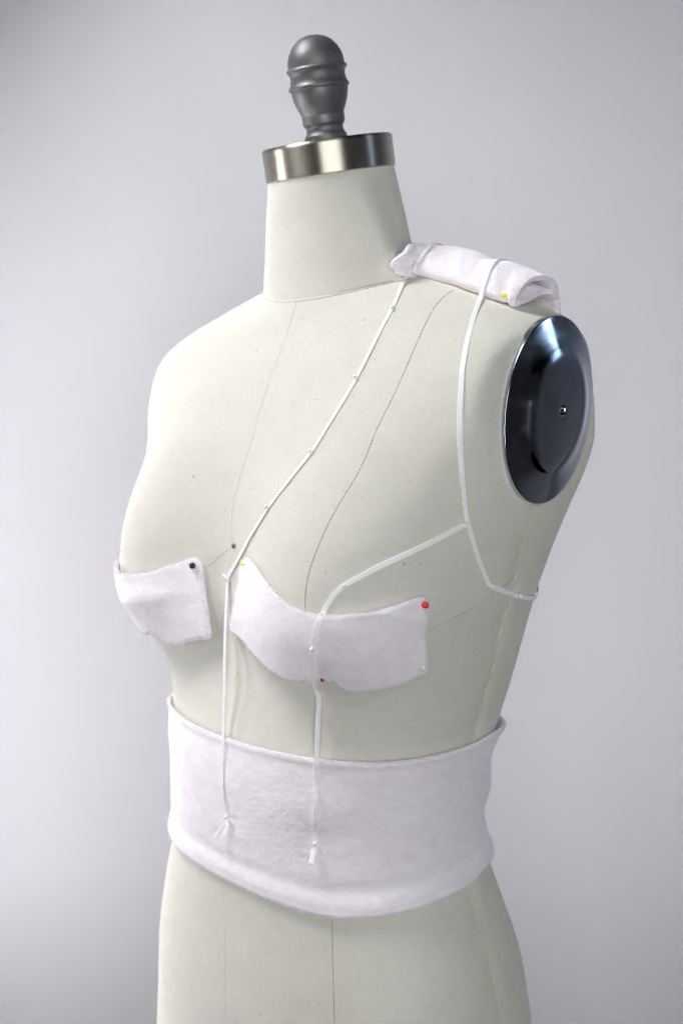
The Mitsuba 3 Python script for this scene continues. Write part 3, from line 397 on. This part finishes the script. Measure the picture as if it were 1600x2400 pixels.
# ------------------------------------------------------------------ fleece pieces
def fuzz(v, n, count, length, width, seed, area_w=None, edge=None):
    """Loose fibres: thin curved slivers standing in the nap."""
    rng = np.random.default_rng(seed)
    i = rng.choice(len(v), count, p=None if area_w is None else area_w / area_w.sum())
    p = v[i] + rng.normal(0, .0004, (count, 3)); d = n[i] * rng.uniform(.3, 1.0, (count, 1)) + rng.normal(0, .75, (count, 3))
    d /= np.linalg.norm(d, axis=1, keepdims=True)
    L = length * rng.uniform(.4, 1.3, (count, 1)) * (1 if edge is None else np.where(edge[i] < .0016, 1.0, .45)[:, None]); s = np.cross(d, rng.normal(0, 1, (count, 3))); s /= np.linalg.norm(s, axis=1, keepdims=True)
    b = p - d * .0003; mid = p + d * L * .5 + rng.normal(0, .12, (count, 3)) * L; tip = p + d * L + rng.normal(0, .3, (count, 3)) * L
    w = width / 2
    vv = np.stack([b - s * w, b + s * w, mid + s * w * .7, mid - s * w * .7, tip], 1).reshape(-1, 3)
    k = np.arange(count)[:, None] * 5
    f = np.vstack([k + [0, 1, 2], k + [0, 2, 3], k + [3, 2, 4]])
    return trimesh.Trimesh(vv, f, process=False)
def vnormals(m): return meshkit.arrays(m, True)[2]

def patch(uv_outline, height, thick, step=.0013, seed=1, rough=.00018, edge_noise=.0006):
    """A piece of fleece lying over the form: its outline in (u, phi); height(uv, xy, d) is the outer face's distance from the form. Returns (mesh, outer vertices, normals, distance to the edge)."""
    SX, SY = .108, .60
    oc = np.asarray(uv_outline, float); xy = np.stack([oc[:, 1] * SX, oc[:, 0] * SY], 1)
    ring = np.vstack([xy, xy[:1]]); d = np.r_[0, np.cumsum(np.linalg.norm(np.diff(ring, axis=0), axis=1))]
    n = int(d[-1] / (step * .8)); q = np.linspace(0, d[-1], n, endpoint=False)
    ring = np.stack([np.interp(q, d, ring[:, k]) for k in (0, 1)], 1)
    kk = np.array([1, 2, 3, 3, 3, 2, 1.]); kk /= kk.sum()
    rr = np.vstack([ring[-3:], ring, ring[:3]]); ring = np.stack([np.convolve(rr[:, k], kk, 'valid') for k in (0, 1)], 1)
    jit = (meshkit.fbm(np.stack([ring[:, 0] * 500, ring[:, 1] * 500, ring[:, 0] * 0 + seed], 1), 2, seed) - .5) * 2 * edge_noise
    tg = np.roll(ring, -1, 0) - np.roll(ring, 1, 0); tg /= np.linalg.norm(tg, axis=1, keepdims=True)
    ring = ring + np.stack([tg[:, 1], -tg[:, 0]], 1) * jit[:, None]
    poly = Polygon(ring).buffer(0)
    if poly.geom_type != 'Polygon': poly = max(poly.geoms, key=lambda g: g.area)
    ring = np.array(poly.exterior.coords)[:-1]
    x0, y0, x1, y1 = poly.bounds
    gx, gy = np.meshgrid(np.arange(x0, x1, step), np.arange(y0, y1, step), indexing='ij'); gx = gx + (np.arange(gx.shape[1]) % 2) * step / 2
    g = np.stack([gx.ravel(), gy.ravel()], 1)
    g = g[shapely.contains_xy(poly.buffer(-step * .55), g[:, 0], g[:, 1])]
    pts = np.vstack([ring, g]); nr = len(ring)
    tr = Delaunay(pts).simplices
    cen = pts[tr].mean(1); tr = tr[shapely.contains_xy(poly, cen[:, 0], cen[:, 1])]
    a, b, c = pts[tr[:, 0]], pts[tr[:, 1]], pts[tr[:, 2]]
    cr_ = (b[:, 0] - a[:, 0]) * (c[:, 1] - a[:, 1]) - (b[:, 1] - a[:, 1]) * (c[:, 0] - a[:, 0])
    tr[cr_ < 0] = tr[cr_ < 0][:, ::-1]; tr = tr[np.abs(cr_) > 1e-12]
    dist = cKDTree(ring).query(pts)[0]; dist[:nr] = 0
    uv = np.stack([pts[:, 1] / SY, pts[:, 0] / SX], 1)
    S, N = surf(uv[:, 0], uv[:, 1]), surf_n(uv[:, 0], uv[:, 1])
    hh = height(uv, pts, dist)
    rnd = thick * .5 * (1 - np.sqrt(np.clip(1 - (1 - np.clip(dist / (thick * .6), 0, 1)) ** 2, 0, 1)))
    nz = (meshkit.fbm(np.stack([pts[:, 0] * 330, pts[:, 1] * 330, S[:, 0] * 330], 1), 3, seed) - .5) * 2 * rough
    outer = S + N * (hh - rnd + nz)[:, None]; inner = S + N * (hh - thick + rnd)[:, None]
    k = len(pts); i = np.arange(nr); j = (i + 1) % nr
    f = np.vstack([tr, tr[:, ::-1] + k, np.stack([i, i + k, j], 1), np.stack([j, i + k, j + k], 1)])
    m = trimesh.Trimesh(lift(np.vstack([outer, inner])), f, process=False)
    return m, lift(outer), N, dist

def wob(pts, f, seed): return meshkit.fbm(np.stack([pts[:, 0] * f, pts[:, 1] * f, pts[:, 0] * 0], 1), 2, seed) - .5
def near_h(uv, pts, d):
    low = np.clip((.845 - uv[:, 0]) / .09, 0, 1)                       # it stands off where the bust recedes below
    mid = np.exp(-((uv[:, 1] + 1.0) / .42) ** 2)
    h = .0036 + .0024 * low ** 1.5 * mid + .0016 * wob(pts, 55, 3) + .0020 * np.exp(-((uv[:, 0] - .822 - .012 * np.sin(uv[:, 1] * 5)) / .007) ** 2) * np.exp(-((uv[:, 1] + .70) / .28) ** 2)
    tuck = np.exp(-(((uv[:, 1] - DART[1]) / .05) ** 2)) * np.clip((DART[0] + .03 - uv[:, 0]) / .03, 0, 1)
    return h - .0028 * tuck
def far_h(uv, pts, d):
    low = np.clip((.83 - uv[:, 0]) / .07, 0, 1)
    h = .0036 + .0040 * low ** 1.5 * np.exp(-((uv[:, 1] + 1.75) / .25) ** 2) + .0020 * wob(pts, 60, 5) + .0022 * np.exp(-((uv[:, 0] - .80 - .05 * (uv[:, 1] + 2.0)) / .010) ** 2) * np.exp(-((uv[:, 1] + 1.95) / .16) ** 2)
    return h + .003 * np.exp(-((uv[:, 0] - .838) / .012) ** 2) * np.exp(-((uv[:, 1] + 2.08) / .10) ** 2)
cn = UVT['cup_near']; DART = cn[30]
cf = UVT['cup_far_top'] + UVT['cup_far'] + [(.757, -2.30), (.770, -2.50), (.800, -2.56), (.828, -2.50), (.836, -2.30), (.834, -2.18)]
for outline, hf, sd, text in ((cf, far_h, 21, 'white fleece piece pinned over the far breast with the black pin'), (cn, near_h, 22, 'long white fleece piece curving under the near breast with red and yellow pins')):
    k = thing('fleece_piece', text, 'fabric piece')
    m, ov, on, dist = patch(outline, hf, .0028, seed=sd)
    scene_key = obj('cloth', m, 'fleece', k)
    w = .07 + 3.0 * np.exp(-(dist / .0013) ** 2)
    obj('nap', fuzz(ov, on, 14000, .0017, .00011, sd, w, dist), 'fleece_fibre', k, smooth=False)
    labels[k + '__nap'] = {'kind': 'stuff'}

# the fleece band round the waist
def band():
    t1 = np.array(UVT['band_top']); b1 = np.array(UVT['band_bottom'])
    ph = np.linspace(-np.pi, np.pi, 760, endpoint=False)
    def ring(a):
        a = a[np.argsort(a[:, 1])]
        mir_p = np.r_[a[:, 1], a[0, 1] + 2 * np.pi]; mir_u = np.r_[a[:, 0], a[0, 0]]
        q = np.where(ph < a[0, 1], ph + 2 * np.pi, ph)
        return CubicSpline(mir_p, mir_u, bc_type='periodic')(q) if False else np.interp(q, mir_p, mir_u)
    k = np.hanning(41); k /= k.sum()
    def sm(u): return np.convolve(np.r_[u[-20:], u, u[:20]], k, 'valid')
    ut, ub = sm(ring(t1)), sm(ring(b1))
    ut = ut + (meshkit.fbm(np.stack([np.cos(ph) * 90, np.sin(ph) * 90, ph * 0], 1), 3, 5) - .5) * .0012
    ub = ub + (meshkit.fbm(np.stack([np.cos(ph) * 30, np.sin(ph) * 30, ph * 0 + 4], 1), 4, 6) - .5) * .0030
    nt = 130; t = np.linspace(0, 1, nt)[:, None]
    U = ut * (1 - t) + ub * t; PH = np.broadcast_to(ph, U.shape)
    S, N = surf(U, PH), surf_n(U, PH)
    q = np.stack([np.cos(PH) * 2.2, np.sin(PH) * 2.2, U * 20], -1)
    fold = (meshkit.fbm(q, 2, 12) - .5) * .0034
    lowp = np.clip((t - .80) / .2, 0, 1)
    h = .0034 + fold * .8 * np.sin(np.pi * np.clip(t * 1.05, 0, 1)) ** .6 - .0010 * np.exp(-((t - .845) / .05) ** 2) + .0008 * np.exp(-((t - .93) / .06) ** 2) + .0005 * lowp
    h = h + .0012 * np.exp(-((t - .02) / .03) ** 2)
    wv = .0014 * np.exp(-((PH - .42) / .30) ** 2) * np.sin(t * 15 + 1.0)     # it buckles where it is pinned at the side back
    h = h + wv
    # the left cord's end pin pulls a small hollow
    for pu, pp in PIN_DENTS: h = h - .0008 * np.exp(-(((U - pu) / .013) ** 2 + ((PH - pp) / .075) ** 2))
    thick = .0027
    dist = np.minimum(t, 1 - t) * .105 * np.ones_like(U)
    rnd = thick * .5 * (1 - np.sqrt(np.clip(1 - (1 - np.clip(dist / (thick * .55), 0, 1)) ** 2, 0, 1)))
    nz = (meshkit.fbm(S * 300, 3, 31) - .5) * 2 * .00017
    h = np.maximum(h, thick * .6)
    O = S + N * (h - rnd + nz)[..., None]; I = S + N * (h - thick + rnd)[..., None]
    v = np.concatenate([O, I[::-1]], 0)
    nn = len(ph)
    f = tri(grid_faces(2 * nt, nn, True))[:, ::-1]
    i = np.arange(nn); j = (i + 1) % nn; e = (2 * nt - 1) * nn
    f = np.vstack([f, np.stack([e + i, e + j, j], 1)[:, ::-1], np.stack([e + i, j, i], 1)[:, ::-1]])
    m = trimesh.Trimesh(lift(v.reshape(-1, 3)), f, process=False)
    front = (PH.ravel() > -2.7) & (PH.ravel() < 1.0)
    return m, lift(O.reshape(-1, 3))[front], N.reshape(-1, 3)[front], dist.ravel()[front]
PIN_DENTS = [BANDPINS[0], BANDPINS[1]]
k = thing('waist_band', 'wide white fleece band wrapped round the waist of the dress form', 'fabric band')
m, ov, on, dist = band()
obj('cloth', m, 'fleece', k)
obj('nap', fuzz(ov, on, 36000, .0016, .00011, 41, .05 + 4.0 * np.exp(-(dist / .0014) ** 2), dist), 'fleece_fibre', k, smooth=False)
labels[k + '__nap'] = {'kind': 'stuff'}

# the folded fleece pad on the shoulder
def pad():
    st = np.array(PADST) / 1000
    s0 = np.arange(len(st)); q = np.linspace(0, len(st) - 1, 150)
    Hh, Tt = (CubicSpline(s0, st[:, k])(q) * .35 + np.stack([np.interp(q, s0, st[:, k, c]) for c in range(3)], 1) * .65 for k in (0, 1))
    L, ins, sec = [], [], []
    for h, t, qq in zip(Hh, Tt, q):
        up = t[2] - h[2]; fw = t[1] - h[1]
        open_ = np.clip((qq - 10.5) / 3, 0, 1)
        def at(y, z, ex=0.0):       # y: 0 at the hem, 1 at the crown; z likewise
            w = np.clip(z, 0, 1)
            return np.array([h[0] * (1 - w) + t[0] * w + ex, h[1] + fw * y, h[2] + up * z])
        back = (.026 - .012 * open_) * min(1, up / .015)
        c = [t + np.array([0, back * .75, -up * .62]), t + np.array([0, back * .3, -up * (.34 + .08 * open_)]), at(.9, .62 - .08 * open_), at(.5, .36 - .06 * open_), at(.22, .15), at(.06, .10), at(-.02, .20), at(.03, .42), at(.25, .74), at(.62, .95), t + np.array([0, 0, -.0012]),
             t + np.array([0, back * .4, -up * .12]), t + np.array([0, back * .8, -up * .42]), t + np.array([0, back * 1.05, -up * .95 - .003])]
        c = np.array(c); d = np.r_[0, np.cumsum(np.linalg.norm(np.diff(c, axis=0), axis=1))]
        cc = CubicSpline(d / d[-1], c)(np.linspace(0, 1, 90)); sec.append(cc)
    C = np.array(sec)                                     # station x along the fold
    ts = np.gradient(C, axis=0); tc = np.gradient(C, axis=1)
    N = np.cross(tc, ts); N /= np.linalg.norm(N, axis=-1, keepdims=True) + 1e-12
    if (N[75, 70] @ np.array([0, 0, 1.0])) < 0: N = -N
    th = np.minimum(.0017, .0004 + .0013 * np.clip(np.arange(len(q)) / 14, 0, 1))[:, None, None]
    k = np.linspace(0, 1, 90); endr = np.sqrt(np.clip(1 - (1 - np.clip(np.minimum(k, 1 - k) / .015, 0, 1)) ** 2, .05, 1))[None, :, None]
    nz = (meshkit.fbm(C * 260, 3, 51) - .5)[..., None] * .0004 + (meshkit.fbm(C * 60, 2, 52) - .5)[..., None] * .0016
    A, B = C + N * (th * endr + nz), C - N * (th * endr - nz)
    loop = np.concatenate([A, B[:, ::-1]], 1)
    nq, nl = loop.shape[:2]
    f = tri(grid_faces(nq, nl, True))
    v = loop.reshape(-1, 3)
    caps = []
    for e in (0, nq - 1):
        b = e * nl; i = np.arange(89)
        qd = np.stack([b + i, b + i + 1, b + nl - 2 - i, b + nl - 1 - i], 1)
        caps.append(tri(qd if e else qd[:, ::-1]))
    f = np.vstack([f] + caps)
    m = trimesh.Trimesh(lift(v), f, process=False)
    if m.volume < 0: m.invert()
    return m, lift(A[:, 30:].reshape(-1, 3)), N[:, 30:].reshape(-1, 3), A
k = thing('shoulder_pad', 'folded white fleece pad lying along the top of the near shoulder', 'shoulder pad')
m, ov, on, PADA = pad()
obj('cloth', m, 'fleece', k)
obj('nap', fuzz(ov, on, 9000, .0009, .00011, 61), 'fleece_fibre', k, smooth=False)
labels[k + '__nap'] = {'kind': 'stuff'}

# ------------------------------------------------------------------ elastic straps
BODY_G = surf(*np.meshgrid(np.linspace(.1, 2, 260), np.linspace(-np.pi, np.pi, 360), indexing='ij'))
BODY_N = surf_n(*np.meshgrid(np.linspace(.1, 2, 260), np.linspace(-np.pi, np.pi, 360), indexing='ij')).reshape(-1, 3)
TREE = cKDTree(BODY_G.reshape(-1, 3))
PADV = ov - np.array([0, 0, Z0]); PADN = on; PTREE = cKDTree(PADV)
def ribbed(w, t, ribs=4):
    x = np.linspace(-1, 1, 6 * ribs + 1)
    top = t / 2 + .00009 * np.abs(np.sin(np.linspace(0, np.pi * ribs, len(x)))) - t * .35 * np.abs(x) ** 8
    bot = -t / 2 + t * .35 * np.abs(x) ** 8
    return np.vstack([np.stack([x * w / 2, top], 1), np.stack([x[::-1] * w / 2, bot[::-1]], 1)])[::-1]
def strap(text, pts, w=.0042, k=None):
    tail = k is not None
    k = k or thing('elastic_strap', text, 'elastic strap')
    p = smooth_path(np.array(pts) / 1000, .0015)
    n = BODY_N[TREE.query(p)[1]]
    dd, ii = PTREE.query(p)                               # over the pad it lies on the fleece
    rad = np.stack([p[:, 0] * 0, p[:, 1] - .022, p[:, 2] - (.388 - .30 * (p[:, 0] - .06))], 1); rad /= np.linalg.norm(rad, axis=1, keepdims=True)
    wgt = np.where((dd < .0028) & (p[:, 2] > .355), 1.0, 0.0)[:, None]
    n = n * (1 - wgt) + rad * wgt
    kk = np.hanning(31); kk /= kk.sum()
    n = np.stack([np.convolve(np.pad(n[:, i], 15, 'edge'), kk, 'valid') for i in range(3)], 1)
    if tail: p = p + n * (.0014 + .0042 * np.linspace(0, 1, len(p))[:, None])
    sc = 1 + .06 * (meshkit.noise(np.stack([np.arange(len(p)) * .08, p[:, 0] * 0, p[:, 0] * 0], 1), 7) - .5) * 2
    m = sweep(lift(p), n, ribbed(w, .0005), True, sc)
    scene[k + '__tail' if tail else k] = mikit.ply(m, 'elastic', 50)
    return k
def add_tail(k, pts, w): strap('', pts, w, k)
strap('long white elastic strap running diagonally from the shoulder pad to the middle of the bust', W['S1'], .0028)
strap('white elastic strap hanging straight down between the breasts to the waist band', W['S2'][:-2], .0027)
add_tail('elastic_strap_001', W['S2'][-2:], .0029)
strap('white elastic strap running from under the arm over the near breast to the band', W['S3'][:-2], .0034)
add_tail('elastic_strap_002', W['S3'][-2:], .0034)
strap('white elastic strap curving from the shoulder pad past the armhole and back under the arm', W['S4'], .0033)

# ------------------------------------------------------------------ pins
def pin(text, mat, p, n, r, squash=1.0, tilt=(0, 0, 0), group=None, length=.018):
    k = thing('pin', text, 'pin', group)
    n = np.asarray(n, float) + np.asarray(tilt); M = frame(lift(np.asarray(p) / 1000), n)
    h = bead(r, 3, squash); h.apply_translation([0, 0, r * squash * .85]); h.apply_transform(M)
    obj('head', h, mat, k)
    s = trimesh.creation.cylinder(.00030, length, sections=10); s.apply_translation([0, 0, -length / 2 + r * .3]); s.apply_transform(M)
    obj('shaft', s, 'pin_steel', k)
    return k
PN = W['pins']
pin('black round-headed pin in the corner of the far fleece piece', 'bead_black', *PN['black'], .0022)
pin('pale yellow pin at the upper tip of the near fleece piece', 'bead_yellow', *PN['yellow'], .0014, .8)
pin('bright red round-headed pin at the upper right corner of the near fleece piece', 'bead_red', *PN['red'], .0022, 1.0, (.25, .1, .2))
pin('white round-headed pin at the lower right corner of the near fleece piece', 'pearl_white', *PN['white'], .0019, 1.0, (.25, .1, .1))
pin('dark red pin tucked under the lower edge of the near fleece piece', 'bead_dark_red', *PN['darkred'], .0012, .8)
pin('yellow pin on the front of the shoulder pad', 'bead_yellow', *PN['padyellow'], .0017, .8)
SPT = ['tiny white pin on the diagonal strap, the highest one below the shoulder pad', 'tiny pin on the diagonal strap, second below the shoulder pad', 'tiny pin on the diagonal strap, third below the shoulder pad', 'tiny pin on the diagonal strap, fourth below the shoulder pad',
       'upper of two tiny white pins where the diagonal strap meets the hanging strap', 'lower of two tiny white pins where the diagonal strap meets the hanging strap', 'upper white pin at the strap junction under the arm', 'lower white pin at the strap junction under the arm',
       'white pin at the bend of the strap under the arm', 'white pin on the strap over the side seam', 'white pin where the strap bends over the near breast', 'white pin holding the strap on the near fleece piece',
       'white pin holding the strap just below the near fleece piece', 'white pin at the lower end of the left hanging strap', 'white pin at the lower end of the right hanging strap']
for (p, n), text in zip(W['spins'], SPT):
    pin(text, 'pearl_white', p, n, .0015, .9, (.1, 0, .1))
